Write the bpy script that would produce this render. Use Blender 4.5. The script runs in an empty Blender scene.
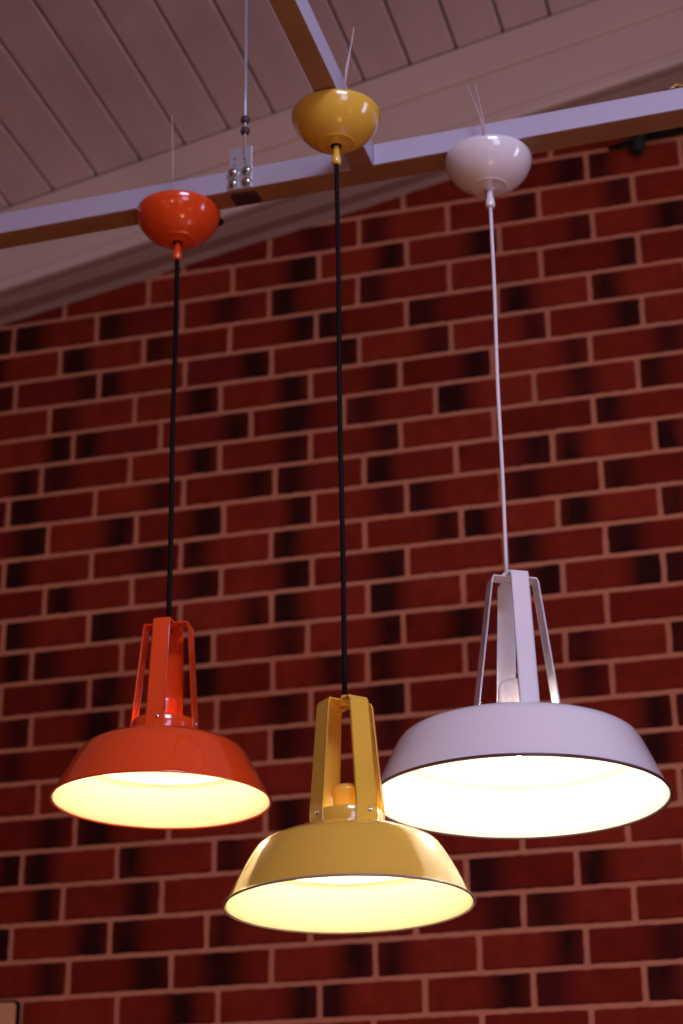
import bpy, math, random
from mathutils import Vector, Matrix
random.seed(7)
S = bpy.context.scene
COL = S.collection
ZS = 4.09            # height of the first bed joint above the floor
PI = math.pi

# ------------------------------------------------------------------ helpers
class MB:
    """collects faces of one mesh object"""
    def __init__(self):
        self.v = []; self.f = []; self.m = []; self.s = []; self.col = []
    def add(self, vs, fs, mi=0, smooth=False, col=None):
        o = len(self.v)
        self.v += [tuple(p) for p in vs]
        for f in fs:
            self.f.append([o + i for i in f]); self.m.append(mi); self.s.append(smooth)
        self.col += (col if col else [0.0] * len(vs))
        return self
    def box(self, x0, x1, y0, y1, z0, z1, mi=0):
        v = [(x, y, z) for x in (x0, x1) for y in (y0, y1) for z in (z0, z1)]
        return self.add(v, [(0, 1, 3, 2), (4, 6, 7, 5), (0, 4, 5, 1), (2, 3, 7, 6), (0, 2, 6, 4), (1, 5, 7, 3)], mi)
    def prism(self, pts_a, pts_b, mi=0, smooth=False):
        n = len(pts_a)
        f = [(i, (i + 1) % n, n + (i + 1) % n, n + i) for i in range(n)]
        f += [tuple(reversed(range(n))), tuple(range(n, 2 * n))]
        return self.add(list(pts_a) + list(pts_b), f, mi, smooth)
    def lathe(self, prof, n=96, mi=0, M=None, closed=False):
        """prof: (r, z) list turned about z"""
        vs = []; fs = []
        for r, z in prof:
            for i in range(n):
                a = 2 * PI * i / n
                p = Vector((r * math.cos(a), r * math.sin(a), z))
                vs.append(M @ p if M else p)
        k = len(prof)
        for j in range(k if closed else k - 1):
            j2 = (j + 1) % k
            for i in range(n):
                i2 = (i + 1) % n
                fs.append((j * n + i, j * n + i2, j2 * n + i2, j2 * n + i))
        return self.add(vs, fs, mi, True)
    def tube(self, pts, rad, n=12, mi=0, M=None):
        vs = []; fs = []
        P = [Vector(p) for p in pts]
        if M: P = [M @ p for p in P]
        up = Vector((0, 0, 1))
        prev = None
        for i, p in enumerate(P):
            t = (P[min(i + 1, len(P) - 1)] - P[max(i - 1, 0)]).normalized()
            if prev is None:
                a = t.cross(up) if abs(t.dot(up)) < .95 else t.cross(Vector((0, 1, 0)))
            else:
                a = prev - t * prev.dot(t)
            a.normalize(); b = t.cross(a); prev = a
            rr = rad[i] if isinstance(rad, (list, tuple)) else rad
            for k in range(n):
                w = 2 * PI * k / n
                vs.append(p + a * (rr * math.cos(w)) + b * (rr * math.sin(w)))
        for i in range(len(P) - 1):
            for k in range(n):
                k2 = (k + 1) % n
                fs.append((i * n + k, i * n + k2, (i + 1) * n + k2, (i + 1) * n + k))
        fs.append(tuple(reversed(range(n)))); fs.append(tuple((len(P) - 1) * n + k for k in range(n)))
        return self.add(vs, fs, mi, True)
    def xform(self, M):
        self.v = [tuple(M @ Vector(p)) for p in self.v]; return self
    def build(self, name, mats, parent=None, bevel=0, attr=None, autosmooth=None):
        me = bpy.data.meshes.new(name)
        me.from_pydata(self.v, [], self.f)
        if not isinstance(mats, (list, tuple)): mats = [mats]
        for m in mats: me.materials.append(m)
        me.polygons.foreach_set('material_index', self.m)
        me.polygons.foreach_set('use_smooth', self.s)
        if attr:
            ca = me.color_attributes.new(attr, 'FLOAT_COLOR', 'POINT')
            for i, c in enumerate(self.col):
                ca.data[i].color = c if isinstance(c, tuple) else (c, c, c, 1)
        import bmesh
        bm = bmesh.new(); bm.from_mesh(me)
        bmesh.ops.recalc_face_normals(bm, faces=bm.faces)
        if autosmooth:
            for e in bm.edges:
                if len(e.link_faces) == 2 and e.calc_face_angle(0) > autosmooth: e.smooth = False
        bm.to_mesh(me); bm.free()
        me.update()
        o = bpy.data.objects.new(name, me); COL.objects.link(o)
        if parent: o.parent = parent
        if bevel:
            b = o.modifiers.new('bevel', 'BEVEL'); b.width = bevel; b.segments = 2
            b.limit_method = 'ANGLE'; b.angle_limit = math.radians(40)
        return o

def tag(o, label=None, cat=None, group=None, kind=None):
    for k, v in (('label', label), ('category', cat), ('group', group), ('kind', kind)):
        if v: o[k] = v
    return o

def empty(name, loc):
    o = bpy.data.objects.new(name, None); COL.objects.link(o); o.location = loc
    o.empty_display_size = .05
    return o

# ---------------------------------------------------------------- materials
def mat(name, color, rough=.5, coat=0, metal=0, emis=None, strength=0, spec=.5, noise=0, nscale=20, bump=0, transm=0):
    m = bpy.data.materials.new(name); m.use_nodes = True
    nt = m.node_tree; b = nt.nodes['Principled BSDF']
    b.inputs['Base Color'].default_value = (*color, 1)
    b.inputs['Roughness'].default_value = rough
    b.inputs['Metallic'].default_value = metal
    b.inputs['Coat Weight'].default_value = coat
    b.inputs['Coat Roughness'].default_value = .03
    b.inputs['Specular IOR Level'].default_value = spec
    b.inputs['Transmission Weight'].default_value = transm
    if emis:
        b.inputs['Emission Color'].default_value = (*emis, 1)
        b.inputs['Emission Strength'].default_value = strength
    if noise or bump:
        tc = nt.nodes.new('ShaderNodeTexCoord'); n = nt.nodes.new('ShaderNodeTexNoise')
        n.inputs['Scale'].default_value = nscale; n.inputs['Detail'].default_value = 5
        nt.links.new(tc.outputs['Object'], n.inputs['Vector'])
        if noise:
            r = nt.nodes.new('ShaderNodeMix'); r.data_type = 'RGBA'
            r.inputs['A'].default_value = (*[c * (1 - noise) for c in color], 1)
            r.inputs['B'].default_value = (*[min(1, c * (1 + noise)) for c in color], 1)
            nt.links.new(n.outputs['Fac'], r.inputs['Factor'])
            nt.links.new(r.outputs['Result'], b.inputs['Base Color'])
        if bump:
            bp = nt.nodes.new('ShaderNodeBump'); bp.inputs['Strength'].default_value = bump
            bp.inputs['Distance'].default_value = .003
            nt.links.new(n.outputs['Fac'], bp.inputs['Height'])
            nt.links.new(bp.outputs['Normal'], b.inputs['Normal'])
    return m

def brick_material():
    m = bpy.data.materials.new('flashed_red_brick'); m.use_nodes = True
    nt = m.node_tree; N = nt.nodes; L = nt.links; b = N['Principled BSDF']
    at = N.new('ShaderNodeVertexColor'); at.layer_name = 'tone'
    sep = N.new('ShaderNodeSeparateColor'); L.new(at.outputs['Color'], sep.inputs['Color'])
    tc = N.new('ShaderNodeTexCoord')
    n1 = N.new('ShaderNodeTexNoise'); n1.inputs['Scale'].default_value = 22; n1.inputs['Detail'].default_value = 4
    n2 = N.new('ShaderNodeTexNoise'); n2.inputs['Scale'].default_value = 160; n2.inputs['Detail'].default_value = 3
    for n in (n1, n2): L.new(tc.outputs['Object'], n.inputs['Vector'])
    # brick to brick hue
    hue = N.new('ShaderNodeMix'); hue.data_type = 'RGBA'
    hue.inputs['A'].default_value = (*BRICK_A, 1); hue.inputs['B'].default_value = (*BRICK_B, 1)
    L.new(sep.outputs['Green'], hue.inputs['Factor'])
    # mottling
    mo = N.new('ShaderNodeMix'); mo.data_type = 'RGBA'; mo.blend_type = 'MULTIPLY'; mo.inputs['Factor'].default_value = .45
    rp = N.new('ShaderNodeValToRGB'); rp.color_ramp.elements[0].position = .3; rp.color_ramp.elements[0].color = (.45, .4, .42, 1)
    rp.color_ramp.elements[1].position = .65; rp.color_ramp.elements[1].color = (1.1, 1.1, 1.1, 1)
    L.new(n1.outputs['Fac'], rp.inputs['Fac']); L.new(hue.outputs['Result'], mo.inputs['A']); L.new(rp.outputs['Color'], mo.inputs['B'])
    # dark fire-flashed ends (edge of the patch broken by noise)
    ad = N.new('ShaderNodeMath'); ad.operation = 'MULTIPLY_ADD'; ad.inputs[1].default_value = .5; 
    L.new(n1.outputs['Fac'], ad.inputs[0]); L.new(sep.outputs['Red'], ad.inputs[2])
    mr = N.new('ShaderNodeMapRange'); mr.inputs['From Min'].default_value = .38; mr.inputs['From Max'].default_value = 1.0
    L.new(ad.outputs[0], mr.inputs['Value'])
    dk = N.new('ShaderNodeMix'); dk.data_type = 'RGBA'; dk.inputs['B'].default_value = (*BRICK_DARK, 1)
    L.new(mr.outputs['Result'], dk.inputs['Factor']); L.new(mo.outputs['Result'], dk.inputs['A'])
    L.new(dk.outputs['Result'], b.inputs['Base Color'])
    b.inputs['Roughness'].default_value = .85; b.inputs['Specular IOR Level'].default_value = .08
    bp = N.new('ShaderNodeBump'); bp.inputs['Strength'].default_value = .4; bp.inputs['Distance'].default_value = .002
    L.new(n2.outputs['Fac'], bp.inputs['Height']); L.new(bp.outputs['Normal'], b.inputs['Normal'])
    return m

def board_material(name, base, dark):
    m = bpy.data.materials.new(name); m.use_nodes = True
    nt = m.node_tree; N = nt.nodes; L = nt.links; b = N['Principled BSDF']
    tc = N.new('ShaderNodeTexCoord'); mp = N.new('ShaderNodeMapping'); mp.inputs['Scale'].default_value = (9, .8, 9)
    L.new(tc.outputs['Object'], mp.inputs['Vector'])
    n = N.new('ShaderNodeTexNoise'); n.inputs['Scale'].default_value = 3; n.inputs['Detail'].default_value = 5
    L.new(mp.outputs['Vector'], n.inputs['Vector'])
    v = N.new('ShaderNodeTexVoronoi'); v.inputs['Scale'].default_value = 5.5
    L.new(tc.outputs['Object'], v.inputs['Vector'])
    kr = N.new('ShaderNodeMapRange'); kr.inputs['From Min'].default_value = .03; kr.inputs['From Max'].default_value = .13
    kr.inputs['To Min'].default_value = .55; kr.inputs['To Max'].default_value = 0
    L.new(v.outputs['Distance'], kr.inputs['Value'])
    r = N.new('ShaderNodeMapRange'); r.inputs['From Min'].default_value = .35; r.inputs['From Max'].default_value = .7
    r.inputs['To Min'].default_value = 0; r.inputs['To Max'].default_value = .3
    L.new(n.outputs['Fac'], r.inputs['Value'])
    ad = N.new('ShaderNodeMath'); ad.operation = 'MAXIMUM'
    L.new(kr.outputs['Result'], ad.inputs[0]); L.new(r.outputs['Result'], ad.inputs[1])
    mx = N.new('ShaderNodeMix'); mx.data_type = 'RGBA'
    mx.inputs['A'].default_value = (*base, 1); mx.inputs['B'].default_value = (*dark, 1)
    L.new(ad.outputs[0], mx.inputs['Factor']); L.new(mx.outputs['Result'], b.inputs['Base Color'])
    b.inputs['Roughness'].default_value = .55
    return m
LINES = {-6: (0.4809, 0.0014), -5: (0.4015, 0.0014), -4: (0.3222, 0.0014), -3: (0.2428, 0.0014), -2: (0.1635, 0.0014), -1: (0.0841, 0.0014), 0: (0.0048, 0.0014), 1: (-0.0774, 0.0006), 2: (-0.1564, 0.0004), 3: (-0.2404, -0.0021), 4: (-0.3195, -0.0019), 5: (-0.3989, -0.0017), 6: (-0.4772, 0.0003), 7: (-0.5573, -0.0031), 8: (-0.6341, -0.0007), 9: (-0.7135, -0.0025), 10: (-0.7954, -0.0005), 11: (-0.8725, -0.0006), 12: (-0.9491, -0.0001), 13: (-1.0288, -0.0004), 14: (-1.1084, -0.0006), 15: (-1.1880, -0.0008), 16: (-1.2676, -0.0010), 17: (-1.3473, -0.0013), 18: (-1.4269, -0.0015), 19: (-1.5065, -0.0017), 20: (-1.5848, -0.0002), 21: (-1.6666, 0.0013), 22: (-1.7463, 0.0021), 23: (-1.8270, 0.0021), 24: (-1.9044, -0.0008), 25: (-1.9837, -0.0008), 26: (-2.0631, -0.0008), 27: (-2.1424, -0.0008), 28: (-2.2218, -0.0008), 29: (-2.3011, -0.0008), 30: (-2.3805, -0.0008)}
PERPENDS = {-6: [0.02], -5: [0.1325], -4: [0.02], -3: [0.1325], -2: [0.02], -1: [0.9956, 1.22, 1.4444, 1.6678], 0: [0.6548, 0.8828, 1.1037, 1.3262, 1.5496], 1: [0.3397, 0.5606, 0.7811, 1.001, 1.2268, 1.4495], 2: [-0.0187, 0.2056, 0.4297, 0.655, 0.8775, 1.1028, 1.3226, 1.551], 3: [0.1113, 0.3322, 0.5551, 0.7734, 0.9958, 1.2142, 1.4326], 4: [-0.0037, 0.2189, 0.4413, 0.6621, 0.8796, 1.1023, 1.3307, 1.5482], 5: [0.0912, 0.3148, 0.534, 0.7586, 0.9772, 1.1972, 1.4246], 6: [0.1578, 0.3835, 0.6115, 0.84, 1.0599, 1.2907, 1.5271], 7: [0.0788, 0.3083, 0.5347, 0.7581, 0.9749, 1.1947, 1.4222], 8: [-0.0036, 0.2219, 0.4457, 0.6716, 0.8861, 1.1036, 1.325, 1.5532], 9: [0.1054, 0.3291, 0.5465, 0.7653, 0.9859, 1.2041, 1.4289], 10: [-0.0048, 0.2195, 0.4427, 0.6627, 0.8859, 1.1097, 1.3284, 1.5527], 11: [0.1044, 0.3242, 0.5428, 0.7606, 0.9834, 1.2061, 1.4288], 12: [0.0042, 0.2197, 0.4451, 0.6647, 0.8901, 1.1086, 1.331, 1.5492], 13: [0.0808, 0.304, 0.5269, 0.7501, 0.9706, 1.1964, 1.4223], 14: [0.0079, 0.2288, 0.4486, 0.6684, 0.8877, 1.107, 1.3274, 1.5487], 15: [0.0882, 0.3107, 0.5373, 0.7571, 0.9765, 1.1998, 1.423], 16: [0.6634, 0.8844, 1.1054, 1.3264, 1.5474], 17: [0.1144], 18: [0.2086, 0.4308, 0.653, 0.8763, 1.0996, 1.3229, 1.5462], 19: [0.0857, 0.3116, 0.537, 0.7625, 0.988, 1.2135, 1.4332], 20: [0.1877, 0.4189, 0.6436, 0.8683, 1.0931, 1.3241], 21: [0.0689, 0.3017, 0.5229, 0.7538, 0.9818, 1.2098, 1.4362], 22: [0.2086, 0.4445, 0.6688, 0.8941, 1.1147, 1.3345], 23: [0.3242, 0.5509, 0.7733, 0.9983, 1.2226, 1.4463], 24: [0.8892, 1.1147, 1.3365], 25: [0.1325], 26: [0.02], 27: [0.1325], 28: [0.02], 29: [0.1325]}
DARK = {-6: [], -5: [], -4: [], -3: [], -2: [], -1: [1.41, 1.47], 0: [0.692, 0.858, 0.921, 1.292, 1.519], 1: [0.743, 0.963, 1.189, 1.425, 1.636], 2: [0.02, 0.242, 0.466, 0.629, 0.69, 0.692, 0.905, 1.526], 3: [0.152, 0.363, 0.747, 0.803, 1.026, 1.263, 1.468], 4: [-0.03, 0.193, 0.242, 0.621, 0.854, 1.073, 1.3, 1.52], 5: [0.127, 0.49, 0.715, 0.938, 1.159, 1.389, 1.605], 6: [0.125, 0.197, 0.579, 0.647, 0.795, 0.889, 1.097, 1.4, 1.553, 1.561], 7: [0.122, 0.493, 0.721, 0.947, 1.453], 8: [0.036, 0.394, 0.63, 0.709, 0.922, 1.296, 1.364, 1.575], 9: [0.066, 0.29, 0.508, 0.734, 0.944, 1.014, 1.263, 1.465], 10: [0.026, 0.381, 0.475, 0.479, 0.698, 0.7, 1.076, 1.133, 1.371, 1.58], 11: [0.145, 0.502, 0.724, 0.947, 1.245, 1.466], 12: [0.029, 0.262, 0.629, 0.694, 0.928, 1.302, 1.52, 1.573], 13: [0.116, 0.499, 0.706, 0.943, 1.112], 14: [0.182, 0.269, 0.506, 0.816, 0.919, 1.359, 1.566], 15: [0.057, 0.259, 0.695, 0.935, 1.38], 16: [0.043, 0.689, 0.939, 1.513], 17: [1.502], 18: [0.15, 0.258, 0.707], 19: [0.059, 0.125, 0.344, 0.571], 20: [0.147, 0.37, 1.125, 1.361], 21: [0.051, 0.262, 0.338, 0.557, 1.143, 1.197, 1.254], 22: [0.167, 0.398, 0.479, 0.636, 0.859, 0.929, 1.301, 1.507], 23: [0.423, 0.52, 0.745, 0.799, 1.162, 1.199, 1.256, 1.476], 24: [], 25: [], 26: [], 27: [], 28: [], 29: []}
BULB_COL = (1.0, .82, .50); BULB_STRENGTH = 150
BULB_COL_W = (1.0, .90, .72); BULB_STRENGTH_W = 150
WORLD_COL = (.60, .30, .24); WORLD_STR = .06
AREAS = [('window_light', (3.9, -5.2, 3.3), (1.2, -1, 2.6), 1.2, 1.6, 34, (.62, .64, 1.0)),
         ('high_fill_light', (2.3, -3.3, 4.2), (1.2, -1.2, 2.2), .9, .5, 12, (.70, .70, 1.0), 100),  # added cool fill from above for the shades, no opening there
         ('side_window_light', (5.0, -1.2, 3.0), (1.2, -1.25, 2.3), .5, 1.8, 26, (.66, .68, 1.0))]
POINTS = [(2.6, -4.6, 2.0, 14, .035, (1, .50, .23)), (1.0, -5.4, 2.3, 12, .035, (1, .50, .23)), (.2, -4.4, 1.4, 5, .035, (1, .46, .2)),  # unseen warm shop lamps; low ones added to fill ceiling and wall
          (3.8, -3.0, 1.2, 14, .035, (1, .50, .23)), (2.0, -2.6, .7, 15, .03, (1, .46, .2)), (1.9, -6.5, 2.7, 12, .03, (1, .55, .3)),
          (-.6, -5.6, 2.4, 6, .035, (1, .55, .3)), (3.2, -6.8, 2.4, 8, .035, (1, .55, .3))]
BRICK_A = (.16, .0125, .006); BRICK_B = (.26, .025, .011); BRICK_DARK = (.030, .0045, .0035)
M_BRICK = brick_material()
M_MORTAR = mat('pink_buff_mortar', (.58, .215, .118), .9, spec=.1, noise=.15, nscale=60, bump=.5)
M_BOARD = board_material('whitewashed_boards', (.66, .50, .48), (.52, .36, .33))
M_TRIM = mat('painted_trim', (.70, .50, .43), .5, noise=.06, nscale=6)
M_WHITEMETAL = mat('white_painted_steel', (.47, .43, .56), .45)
M_TIMBER = mat('brown_timber', (.34, .175, .095), .5, noise=.25, nscale=14)
M_GALV = mat('galvanised_plate', (.55, .58, .68), .35, metal=.6)
M_CHROME = mat('zinc_bolt', (.55, .55, .55), .25, metal=1)
M_NUT = mat('dark_steel_nut', (.12, .08, .09), .4, metal=.8)
M_BLACK = mat('black_rubber', (.006, .004, .004), .7, spec=.1)
M_WIRE = mat('clear_lead', (.50, .38, .38), .5)
M_WCORD = mat('white_cord', (.75, .68, .72), .5)
M_ORANGE = mat('orange_enamel', (.82, .070, .008), .18, coat=.9)
M_YELLOW = mat('mustard_enamel', (.76, .45, .055), .18, coat=.9)
M_WHITE = mat('white_enamel', (.80, .74, .79), .18, coat=.9)
M_LINING_C = mat('cream_lining', (.86, .80, .60), .5)
M_LINING_W = mat('white_lining', (.88, .86, .80), .5)
M_SOFFIT = mat('brown_soffit_with_shade', (.36, .21, .16), .55, noise=.08, nscale=6)  # brownish, darkened below the trim colour to stand in for underside shade
M_RIMDARK = mat('dark_rim_edge', (.09, .04, .05), .35)
M_BULB = mat('lit_bulb', (1, .8, .5), .5, emis=BULB_COL, strength=BULB_STRENGTH)
M_BULB_W = mat('lit_bulb_bright', (1, .85, .6), .5, emis=BULB_COL_W, strength=BULB_STRENGTH_W)
M_FLOOR = mat('floor_boards', (.38, .22, .13), .5, noise=.2, nscale=4)
M_PANEL = mat('beige_plate', (.72, .36, .17), .5)
M_BRASS = mat('brass_fitting', (.45, .25, .06), .4, metal=.7)
M_DARKGREEN = mat('dark_green_plastic', (.012, .018, .015), .6, spec=.2)

# ------------------------------------------------------------- brick wall
X0, X1 = -3.0, 5.2
def zl(k, x):
    a, b = LINES[k] if k in LINES else ((LINES[-6][0] - (k + 6) * .07935, .0) if k < -6 else (LINES[30][0] - (k - 30) * .07935, 0.))
    return a + b * (min(max(x, -.3), 2.0) - .8) + ZS
K0, K1 = -14, 51
wall = MB()
wall.box(X0, X1, .005, .20, 0, zl(K0, 0) + .0)
for k in range(K0, K1):
    pp = list(PERPENDS.get(k, [(k % 2) * .1125 + .02])); dk = DARK.get(k, [])
    while pp[0] > X0: pp.insert(0, pp[0] - .2235)
    while pp[-1] < X1: pp.append(pp[-1] + .2235)
    for a, b in zip(pp[:-1], pp[1:]):
        if b > X1 or a < X0: continue
        xa, xb = a + .0055, b - .0055
        hit = [d for d in dk if xa - .01 < d < xb + .01]
        seen = (-.05 < a and b < 1.75 and -1 <= k <= 24)
        if not hit and not seen and random.random() < .75: hit = [random.choice((xa + .035, xb - .035))]
        if hit: xd = sum(hit) / len(hit); wd = random.uniform(.040, .060); amp = random.uniform(.6, .85)
        else: xd = random.choice((xa, xb)); wd = .06; amp = random.uniform(0, .28)
        hue = random.random(); off = random.uniform(-.0012, .0012)
        nx, nz = 14, 5; vs = []; cs = []
        for j in range(nz + 1):
            for i in range(nx + 1):
                x = xa + (xb - xa) * i / nx
                zt = zl(k, x) - .0050; zb_ = zl(k + 1, x) + .0050
                z = zb_ + (zt - zb_) * j / nz
                edge = i in (0, nx) or j in (0, nz)
                y = .006 if edge else off + random.uniform(-.0006, .0006)
                if edge: x += random.uniform(-.0012, .0012); z += random.uniform(-.0012, .0012)
                if i in (1, nx - 1): x = (xa + .0028 if i == 1 else xb - .0028)
                if j in (1, nz - 1): z = (zb_ + .0028 if j == 1 else zt - .0028)
                if edge and i in (0, nx) and j in (0, nz):
                    x += (.003 if i == 0 else -.003); z += (.003 if j == 0 else -.003)
                vs.append((x, y, z))
                d = amp * math.exp(-((x - xd) / wd) ** 2)
                cs.append((d, hue, 0, 1))
        fs = [(j * (nx + 1) + i, j * (nx + 1) + i + 1, (j + 1) * (nx + 1) + i + 1, (j + 1) * (nx + 1) + i)
              for j in range(nz) for i in range(nx)]
        wall.add(vs, fs, 1, True, cs)
wo = wall.build('wall_back', [M_MORTAR, M_BRICK], attr='tone', autosmooth=.9)
tag(wo, 'red brick wall in running bond with pale mortar joints', kind='structure')

# ------------------------------------------------------------- floor
f = MB().box(X0, X1, -8, .2, -.1, 0)
tag(f.build('floor', M_FLOOR), 'floor below the lamps', kind='structure')

# ------------------------------------------------------------- ceiling
def zc(x): return .129 + .2066 * x + ZS
c = MB()
p = .1162; n0 = int((X0 - .106) / p); xoff = .010
ang = .2066
x = .106 + xoff + n0 * p
while x < X1 - p:
    xa, xb = x + .0028, x + p - .0028
    t = .018; ch = .0035
    prof = [(xa, ch), (xa + ch, 0), (xb - ch, 0), (xb, ch), (xb, t), (xa, t)]
    dz = random.uniform(-.0012, .0012)
    A = [(px_, -.106, zc(px_) + pz + dz) for px_, pz in prof]
    B = [(px_, -7.6, zc(px_) + pz + dz) for px_, pz in prof]
    c.prism(A, B)
    x += p
# dark backing sheet above the boards
A = [(X0, .2, zc(X0) + .016), (X1, .2, zc(X1) + .016), (X1, .2, zc(X1) + .08), (X0, .2, zc(X0) + .08)]
c.prism(A, [(a_, -7.6, b_) for a_, _, b_ in A], 1)
M_GAP = mat('dark_board_gap', (.10, .05, .045), .8)
tag(c.build('ceiling', [M_BOARD, M_GAP], autosmooth=.3), 'sloping ceiling of pale whitewashed boards', kind='structure')

# raked timber trim running up the top of the wall
def rake(prof, name, m, label):
    """prof: list of (y, a, b): z = a + b*x"""
    A = [(X0, y, a + b * X0 + ZS) for y, a, b in prof]
    B = [(X1, y, a + b * X1 + ZS) for y, a, b in prof]
    return tag(MB().prism(A, B).build(name, m, bevel=.003), label, kind='structure')
rake([(.004, -.130, .187), (-.090, -.106, .194), (-.100, -.108, .194), (-.104, -.104, .194), (-.104, -.078, .194),
      (-.099, -.072, .194), (-.096, .043, .197), (.004, .043, .197)], 'trim_1', M_TRIM, 'raked painted beam along the top of the brick wall')
rake([(.004, -.142, .187), (-.094, -.112, .194), (-.094, -.1062, .194), (.004, -.1302, .187)], 'trim_3', M_SOFFIT, 'underside of the raked beam, brownish and darkened for shade')
rake([(-.000, .0435, .197), (-.102, .0435, .197), (-.1035, .046, .197), (-.1035, .130, .2066), (-.000, .130, .2066)],
     'trim_2', M_TRIM, 'upper raked fascia board meeting the ceiling boards')

# ------------------------------------------------------------- suspended beams
H = -.700 + ZS
def yb(x): return -1.222 - .0315 * (x - .545)     # front edge of the long beam
XL, XR = -1.6, 4.2
root = empty('hanging_beam', (1.2, yb(1.2), H))
def prism_beam(name, par, xs, y_off0, y_off1, z0, z1, m, loc):
    b_ = MB()
    A = [(xs[0], yb(xs[0]) + y_off0, z0), (xs[0], yb(xs[0]) + y_off1, z0), (xs[0], yb(xs[0]) + y_off1, z1), (xs[0], yb(xs[0]) + y_off0, z1)]
    B = [(xs[1], yb(xs[1]) + y_off0, z0), (xs[1], yb(xs[1]) + y_off1, z0), (xs[1], yb(xs[1]) + y_off1, z1), (xs[1], yb(xs[1]) + y_off0, z1)]
    b_.prism(A, B)
    return b_.xform(Matrix.Translation(-Vector(loc))).build(name, m, par, bevel=.001)
L0 = root.location.copy()
prism_beam('timber_core', root, (XL, XR), .002, .050, H, H + .040, M_TIMBER, L0)
prism_beam('face_strip', root, (XL, 1.1955), -.0015, .002, H, H + .0405, M_WHITEMETAL, L0)
prism_beam('face_strip', root, (1.2354, XR), -.0015, .002, H, H + .0405, M_WHITEMETAL, L0)
tag(root, 'long white faced beam with brown underside, hung level in front of the brick wall', 'beam', kind='thing')

cr = empty('cross_beam', (1.216, -2.2, H)); L1 = cr.location.copy()
yj = yb(1.216) - .0005
b_ = MB()
b_.prism([(1.197, yj, H), (1.2325, yj, H), (1.2325, yj, H + .046), (1.197, yj, H + .046)],
         [(1.2005, -4.6, H), (1.2365, -4.6, H), (1.2365, -4.6, H + .046), (1.2005, -4.6, H + .046)])
b_.xform(Matrix.Translation(-L1)).build('timber_core', M_TIMBER, cr, bevel=.001)
b_ = MB()
b_.prism([(1.2328, yj, H), (1.2345, yj, H), (1.2345, yj, H + .047), (1.2328, yj, H + .047)],
         [(1.2368, -4.6, H), (1.2385, -4.6, H), (1.2385, -4.6, H + .047), (1.2368, -4.6, H + .047)])
b_.xform(Matrix.Translation(-L1)).build('face_strip', M_WHITEMETAL, cr)
tag(cr, 'cross beam running from the long beam overhead, above the yellow lamp', 'beam', kind='thing')

# ------------------------------------------------------------- hanger rod with bolted plate
hx = 1.000; hy = yb(hx) - .0015
hg = empty('beam_hanger', (hx, hy, H)); L2 = hg.location.copy()
T2 = Matrix.Translation(-L2)
pl = MB().box(hx - .0205, hx + .0205, hy - .0040, hy - .0008, H - .001, H + .082).xform(T2).build('plate', M_GALV, hg, bevel=.001)
for dx, dz in ((-.011, .060), (.007, .066), (-.011, .048), (.008, .048)):
    MB().lathe([(0, .0003), (.0018, .0003), (.0018, 0)], 12, M=Matrix.Translation((hx + dx, hy - .0040, H + dz)) @ Matrix.Rotation(PI / 2, 4, 'X')).xform(T2).build('hole', M_NUT, pl)
for dx in (-.0125, .0115):
    for dz in (.010, .032):
        Mx = Matrix.Translation((hx + dx, hy - .0040, H + dz)) @ Matrix.Rotation(PI / 2, 4, 'X')
        MB().lathe([(.0088, -.0005), (.0092, .001), (.0085, .0035), (.0065, .006), (.003, .0075), (0, .0078)], 24, M=Mx).xform(T2).build('bolt', M_CHROME, hg)
MB().box(hx - .022, hx + .024, hy + .010, hy + .042, H - .006, H - .0006).xform(T2).build('washer_plate', M_NUT, hg, bevel=.001)
rx = hx + .008; rt = zc(rx) + .01
MB().tube([(rx, hy - .006, H + .055), (rx, hy - .006, H + .2), (rx - .005, hy - .006, rt)], .0024, 10).xform(T2).build('threaded_rod', M_GALV, hg)
for dz in (.112, .135):
    Mx = Matrix.Translation((rx, hy - .006, H + dz))
    MB().lathe([(0, -.006), (.0065, -.006), (.0085, -.003), (.0085, .003), (.0065, .006), (0, .006)], 6, M=Mx).xform(T2).build('nut', M_NUT, hg, bevel=.001)
tag(hg, 'thin rod with two dark nuts and a four bolt steel plate holding the long beam', 'bracket', kind='thing')

# ------------------------------------------------------------- pendant lamps
CAM = Vector((1.89472047, -3.87734143, -2.48971425 + ZS))
PROF_SMALL = [(1.0, .004), (.988, .02), (.955, .09), (.90, .20), (.84, .31), (.78, .41), (.745, .460), (.715, .487), (.66, .517), (.60, .543), (.53, .570), (.43, .605), (.34, .640), (.285, .655)]
LIN_SMALL = [(.983, .006), (.970, .022), (.938, .09), (.884, .20), (.824, .31), (.793, .364), (.758, .366), (.752, .374), (.756, .384), (.772, .388), (.745, .430), (.70, .466), (.645, .499), (.585, .525), (.515, .552), (.42, .586), (.33, .620), (.285, .636)]
PROF_BIG = [(1.0, .004), (.990, .02), (.965, .075), (.925, .165), (.885, .25), (.845, .335), (.825, .375), (.805, .402), (.775, .425), (.72, .447), (.62, .473), (.50, .500), (.40, .520), (.31, .537), (.285, .541)]
LIN_BIG = [(.985, .006), (.975, .022), (.950, .075), (.910, .165), (.870, .25), (.838, .325), (.788, .328), (.780, .336), (.786, .346), (.815, .351), (.800, .378), (.77, .402), (.715, .425), (.62, .453), (.50, .480), (.40, .500), (.31, .517), (.285, .522)]
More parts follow.
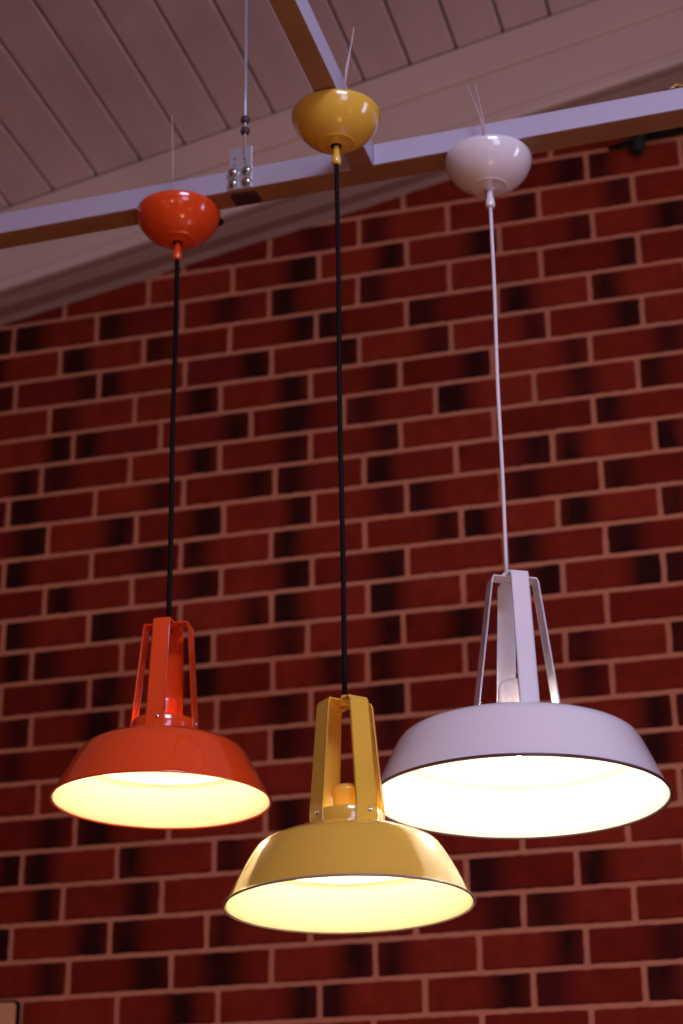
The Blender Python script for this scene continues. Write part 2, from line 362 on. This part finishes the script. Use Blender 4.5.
def pendant(color, top, T, R, hh, ph0, tilt, side, m, lining, bulbm, cordm, cord_r, rimm, rcan, toprad, leads, label, grip_m, cord_off=0.0):
    top = Vector(top) + Vector((0, 0, ZS)); T = Vector(T) + Vector((0, 0, ZS))
    root = empty('pendant_lamp', (T.x, T.y, T.z - hh)); I = Matrix.Translation(-root.location)
    h = CAM - T; h.z = 0; h.normalize(); rt_ = Vector((-h.y, h.x, 0))      # picture right
    down = (Vector((0, 0, -1)) + h * math.tan(tilt) + rt_ * math.tan(side)).normalized()
    zax = -down; xax = (h - zax * h.dot(zax)).normalized(); yax = zax.cross(xax)
    F = Matrix(((xax.x, yax.x, zax.x, T.x), (xax.y, yax.y, zax.y, T.y), (xax.z, yax.z, zax.z, T.z), (0, 0, 0, 1)))
    G = I @ F @ Matrix.Translation((0, 0, -hh))          # origin at the rim centre, z up the lamp
    big = color == 'white'; ctop = .572 if big else .752
    # --- shade: outer skin + lining
    out = PROF_BIG if big else PROF_SMALL
    th = .012
    zsc = 1.0
    o2 = [(r * R, z * R * zsc) for r, z in out]
    ds = .02
    inn = LIN_BIG if big else LIN_SMALL
    i2 = [(r * R, z * R * zsc) for r, z in inn]
    sh = MB().lathe(o2, 128, 0)
    sh.lathe(list(reversed(i2)), 128, 1)
    sh.lathe([o2[-1], i2[-1]], 128, 0)
    shade = sh.xform(G).build('shade', [m, lining], root)
    rim = [(R * (1.0 + .010 * math.cos(a)), R * (.006 + .011 * math.sin(a))) for a in [2 * PI * i / 12 for i in range(12)]]
    tag(MB().lathe(rim, 128, closed=True).xform(G).build('rim', rimm, shade))
    # collar: short vertical ring with an annular vent inside
    cb = .500 if big else .630; bs = -.060 if big else 0; ss = -.155 if big else 0
    col = [(.288, cb), (.292, cb + .012), (.292, ctop - .012), (.286, ctop), (.268, ctop), (.262, ctop - .007), (.262, cb)]
    MB().lathe([(r * R, z * R) for r, z in col], 96, closed=True).xform(G).build('collar', m, root)
    # socket housing
    so = [(.13, .58), (.13, .93), (.126, .955), (.112, .977), (.09, .988), (0, .992)]
    MB().lathe([(r * R, (z + ss * min(1, (z - .52) / .3)) * R) for r, z in so], 48).xform(G).build('socket', m, root)
    bz = .70 if not big else .545
    MB().box(-.265 * R, .265 * R, -.03 * R, .03 * R, bz * R, (bz + .015) * R).xform(G @ Matrix.Rotation(ph0 + PI / 4, 4, 'Z')).build('socket_bracket', m, root)
    # bulb
    bu = [(0, .37)] + [(.11 * math.sin(a), .48 - .11 * math.cos(a)) for a in [PI * i / 12 for i in range(1, 10)]] + [(.06, .60), (.06, .63)]
    MB().lathe([(r * R, (z + bs) * R) for r, z in bu], 32).xform(G).build('bulb', bulbm, root)
    # four legs of the cage: channel strips bolted to the collar, bent inwards on top
    zt = hh / R - .012
    wb = .0168 if color == 'yellow' else .0150; fl = .0026; tk = .0022
    for i in range(4):
        a = ph0 + i * PI / 2
        Mr = Matrix.Rotation(a, 4, 'Z')
        lg = MB()
        path = [(.300 * R, (cb + .01) * R), (.300 * R, (ctop + .006) * R), (toprad * R, (zt - .03) * R)]
        def strip(p0, p1, w0, w1, y0s, y1s, flange=True):
            (r0, z0), (r1, z1) = p0, p1
            d = Vector((r1 - r0, 0, z1 - z0)).normalized(); nrm = Vector((d.z, 0, -d.x))   # outward
            for ya, yb_, dep in ((-1, 1, tk),) + (((-1, -1 + 2 * tk / (2 * w0), fl), (1 - 2 * tk / (2 * w0), 1, fl)) if flange else ()):
                vs = []
                for (rr, zz, w) in ((r0, z0, w0), (r1, z1, w1)):
                    for yy in (ya, yb_):
                        for q in (0, dep):
                            vs.append(Vector((rr, yy * w, zz)) - nrm * q)
                lg.add(vs, [(0, 1, 3, 2), (4, 6, 7, 5), (0, 4, 5, 1), (2, 3, 7, 6), (0, 2, 6, 4), (1, 5, 7, 3)])
        w_t = wb * .93
        strip(path[0], path[1], wb, wb, 0, 0, False); sz = (.640 + ctop) / 2
        strip(path[1], path[2], wb, w_t, 0, 0, True)
        # inward tab
        zt0 = (zt - .03) * R
        lg.add([(toprad * R, -w_t, zt0 - .001), (toprad * R, w_t, zt0 - .001), (toprad * R - .004, w_t, zt * R), (toprad * R - .004, -w_t, zt * R),
                (toprad * R - .0030, -w_t, zt0 - .001), (toprad * R - .0030, w_t, zt0 - .001)],
               [(0, 1, 2, 3), (0, 4, 5, 1), (0, 3, 4), (1, 5, 2), (3, 2, 5, 4)])
        lg.box(.0, toprad * R - .003, -w_t * .97, w_t * .97, zt * R - .0020 - .0004 * i, zt * R - .0004 * i)
        leg = lg.xform(G @ Mr).build('cage_leg', m, root, bevel=.0004)
        sc = MB().lathe([(0, .0022), (.002, .0019), (.0032, .0008), (.0034, 0)], 16,
                        M=Matrix.Translation((.300 * R + .0002, .004, (ctop - .035) * R)) @ Matrix.Rotation(PI / 2, 4, 'Y'))
        sc.xform(G @ Mr).build('screw', M_CHROME, leg)
    # top boss
    MB().lathe([(0, zt * R - .006), (.009, zt * R - .006), (.011, zt * R - .003), (.011, zt * R + .001), (.008, zt * R + .004), (.0055, zt * R + .010), (0, zt * R + .0105)], 32).xform(G).build('top_boss', m, root)
    # --- ceiling canopy
    C = I @ Matrix.Translation(top - Vector((0, 0, .0015)))
    pr = [(0, 0), (.955, 0), (.985, -.015), (1.0, -.05), (1.0, -.09), (.987, -.17), (.958, -.26), (.910, -.36), (.845, -.46), (.765, -.555), (.670, -.64),
          (.565, -.715), (.465, -.770), (.415, -.792), (.405, -.806), (.390, -.812), (.372, -.806), (.355, -.806), (.20, -.845), (.0, -.855)]
    zz = -.795
    can = MB().lathe([(r * rcan, z * rcan) for r, z in pr], 96).xform(C).build('ceiling_canopy', m, root)
    zb_ = (zz - .060) * rcan
    MB().lathe([(0, zb_ + .004), (.0088, zb_ + .004), (.0088, zb_ - .0005), (0, zb_ - .001)], 24).xform(C).build('grip_washer', M_BLACK if cordm is M_BLACK else m, can)
    MB().lathe([(0, zb_), (.0052, zb_), (.0056, zb_ - .016), (.0072, zb_ - .021), (.0076, zb_ - .030), (.0062, zb_ - .034), (0, zb_ - .034)], 24).xform(C).build('cord_grip', grip_m, can)
    if color == 'orange':
        Q = C @ Matrix.Translation(rt_ * .070 - h * .012 + Vector((0, 0, -.010))) @ Matrix.Rotation(PI / 2, 4, 'Y')
        MB().lathe([(0, -.006), (.006, -.005), (.0075, 0), (.006, .006), (.003, .009), (0, .0095)], 20, M=Q).build('side_screw', M_BLACK, can)
    # --- cord
    a0 = top + Vector((0, 0, zb_ - .033)); a1 = T + Vector((0, 0, .006)) + rt_ * cord_off
    n = 24; pts = []
    for i in range(n + 1):
        t = i / n
        q = a0.lerp(a1, t) + rt_ * (.0009 * math.sin(t * PI * 3) * math.sin(t * PI))
        pts.append(I @ q)
    cord = MB().tube(pts, cord_r, 12).build('cord', cordm, root)
    # knot/ferrule where the cord enters
    if cordm is not M_BLACK:
        kn = MB().tube([I @ (T + q) for q in (Vector((-.004, 0, .010)), rt_ * -.012 + Vector((0, 0, .006)), rt_ * -.020 + Vector((0, 0, -.004)))], .0025, 8)
        kn.build('strain_loop', cordm, cord)
    # --- loose leads standing up behind the canopy
    for pts_ in leads:
        P = [top + rt_ * u_ + Vector((0, 0, v_)) - h * w_ for u_, v_, w_ in pts_]
        MB().tube([I @ q for q in P], .0012, 6).build('lead_wire', M_WIRE, can)
    tag(root, label, 'lamp', 'industrial pendant lamps')
    return root

D = math.radians
fr = -.075   # leads come off the front of the rim, clear of the beam
pendant('orange', (.8737, -1.202, -.7), (.8759, -1.2014, -1.4611), .1675, .2884, D(-17), D(.4), D(-.7), M_ORANGE, M_LINING_C, M_BULB, M_BLACK, .0042, M_ORANGE, .0732, .225,
        [[(-.012, -.004, fr), (-.012, .05, fr), (-.014, .10, fr), (-.016, .145, fr)]],
        'glossy orange industrial pendant lamp on a black cord, leftmost of the three', M_ORANGE)
pendant('yellow', (1.2151, -1.405, -.7), (1.2192, -1.4036, -1.6826), .168, .2883, D(32), D(1.6), D(.6), M_YELLOW, M_LINING_C, M_BULB, M_BLACK, .0038, mat('grey_rim_edge', (.30, .22, .20), .35), .0715, .22,
        [[(.014, -.004, fr), (.020, .04, fr), (.030, .11, fr)], [(.014, -.004, fr), (.017, .035, fr), (.028, .09, fr)]],
        'mustard yellow industrial pendant lamp on a black cord, lowest and middle of the three', M_YELLOW)
pendant('white', (1.4243, -1.213, -.7), (1.4318, -1.2134, -1.4496), .2145, .3460, D(17), D(1.5), D(-.7), M_WHITE, M_LINING_W, M_BULB_W, M_WCORD, .0029, M_RIMDARK, .0725, .172,
        [[(-.006, -.004, fr), (-.010, .03, fr), (-.028, .09, fr)], [(-.004, -.004, fr), (-.006, .03, fr), (-.016, .095, fr)]],
        'large white industrial pendant lamp on a white cord, rightmost of the three', M_WHITE, -.0092)

# ------------------------------------------------------------- small things
pn = empty('wall_panel', (.0, -.01, ZS - 1.99)); I = Matrix.Translation(-pn.location)
def rrect(x0, x1, z0, z1, r, y):
    pts = []
    for cx, cz, a0 in ((x1 - r, z1 - r, 0), (x0 + r, z1 - r, 90), (x0 + r, z0 + r, 180), (x1 - r, z0 + r, 270)):
        for q in range(7):
            a = math.radians(a0 + q * 15); pts.append((cx + r * math.cos(a), y, cz + r * math.sin(a)))
    return pts
pz1 = -1.834 + ZS; px1 = .0965
MB().prism(rrect(px1 - .236, px1 + .004, pz1 - .33, pz1 + .004, .012, .004), rrect(px1 - .236, px1 + .004, pz1 - .33, pz1 + .004, .012, -.008)).xform(I).build('edge', M_BLACK, pn)
MB().prism(rrect(px1 - .232, px1 - .001, pz1 - .326, pz1 - .001, .008, -.008), rrect(px1 - .232, px1 - .001, pz1 - .326, pz1 - .001, .008, -.012)).xform(I).build('plate', M_PANEL, pn, bevel=.001)
tag(pn, 'beige panel with rounded corner and dark edge on the bricks at bottom left', 'panel')

# dark cable connector with its lead, on the bricks behind the right end of the beam
cc = empty('cable_connector', (1.58, 0, ZS + .07)); I = Matrix.Translation(-cc.location)
b_ = MB().lathe([(0, -.026), (.010, -.026), (.016, -.018), (.018, -.004), (.017, .010), (.012, .022), (.006, .027), (0, .027)], 24,
                M=Matrix.Translation((1.572, -.020, ZS + .074)) @ Matrix.Rotation(math.radians(14), 4, 'Y'))
b_.xform(I).build('housing', M_DARKGREEN, cc)
MB().tube([(1.50, -.010, ZS + .076), (1.53, -.014, ZS + .080), (1.565, -.018, ZS + .082)], [.003, .007, .010], 10).xform(I).build('cable', M_BLACK, cc)
MB().tube([(1.575, -.018, ZS + .088), (1.61, -.014, ZS + .092), (1.65, -.012, ZS + .096), (1.70, -.010, ZS + .104), (1.80, -.010, ZS + .130), (1.95, -.010, ZS + .165)],
          [.008, .009, .009, .008, .007, .006], 10).xform(I).build('cable', M_BLACK, cc)
MB().lathe([(0, -.003), (.004, -.003), (.005, 0), (.004, .003), (0, .003)], 12, M=Matrix.Translation((1.578, -.036, ZS + .098))).xform(I).build('screw', M_CHROME, cc)
tag(cc, 'small dark cable connector with black lead on the bricks under the white beam, right edge', 'connector')
# clamp standing on top of the long beam at the right edge
zb0 = H + .0408; ybm = yb(1.742) + .020
ck = empty('cable_clamp', (1.742, ybm, zb0)); I = Matrix.Translation(-ck.location)
MB().box(1.722, 1.766, ybm - .014, ybm + .014, zb0, zb0 + .007).xform(I).build('base_plate', M_BLACK, ck, bevel=.001)
MB().tube([(1.730, ybm, zb0 + .004), (1.732, ybm, zb0 + .013), (1.744, ybm, zb0 + .020), (1.757, ybm, zb0 + .013), (1.759, ybm, zb0 + .004)], .0050, 12).xform(I).build('saddle', M_BRASS, ck)
tag(ck, 'small brass and black cable clamp on top of the white beam, right edge', 'clamp')
# ------------------------------------------------------------- light
w = bpy.data.worlds.new('room'); S.world = w; w.use_nodes = True
bg = w.node_tree.nodes['Background']; bg.inputs['Color'].default_value = (*WORLD_COL, 1); bg.inputs['Strength'].default_value = WORLD_STR
def area(name, loc, target, sx, sy, power, color, spread=180):
    l = bpy.data.lights.new(name, 'AREA'); l.shape = 'RECTANGLE'; l.size = sx; l.size_y = sy; l.energy = power; l.color = color; l.spread = math.radians(spread)
    o = bpy.data.objects.new(name, l); COL.objects.link(o); o.location = loc
    o.rotation_euler = (Vector(target) - Vector(loc)).to_track_quat('-Z', 'Y').to_euler()
    return o
for a in AREAS: area(*a)
for i, (x, y, z, pw, rad, colr) in enumerate(POINTS):
    l = bpy.data.lights.new('shop_lamp_fill_light', 'POINT'); l.energy = pw; l.shadow_soft_size = rad; l.color = colr
    o = bpy.data.objects.new('shop_lamp_fill_light', l); COL.objects.link(o); o.location = (x, y, z)

# ------------------------------------------------------------- camera
cd = bpy.data.cameras.new('camera'); cam = bpy.data.objects.new('camera', cd); COL.objects.link(cam)
r_ = Vector((0.96332796, 0.26815416, -0.00962224)); u_ = Vector((0.11388654, -0.37613461, 0.91953935)); f_ = Vector((-0.24295904, 0.88691381, 0.39288013))
cam.matrix_world = Matrix(((r_.x, u_.x, -f_.x, CAM.x), (r_.y, u_.y, -f_.y, CAM.y), (r_.z, u_.z, -f_.z, CAM.z), (0, 0, 0, 1)))
cd.sensor_fit = 'VERTICAL'; cd.sensor_height = 36; cd.sensor_width = 24; cd.lens = 1911.38 / 1024 * 36
cd.clip_start = .05; cd.clip_end = 50
cd.dof.use_dof = True; cd.dof.focus_distance = 2.62; cd.dof.aperture_fstop = 4.5
S.camera = cam
S.view_settings.view_transform = 'Standard'; S.view_settings.look = 'None'
S.view_settings.gamma = 1; S.view_settings.use_curve_mapping = False
S.view_settings.exposure = 0
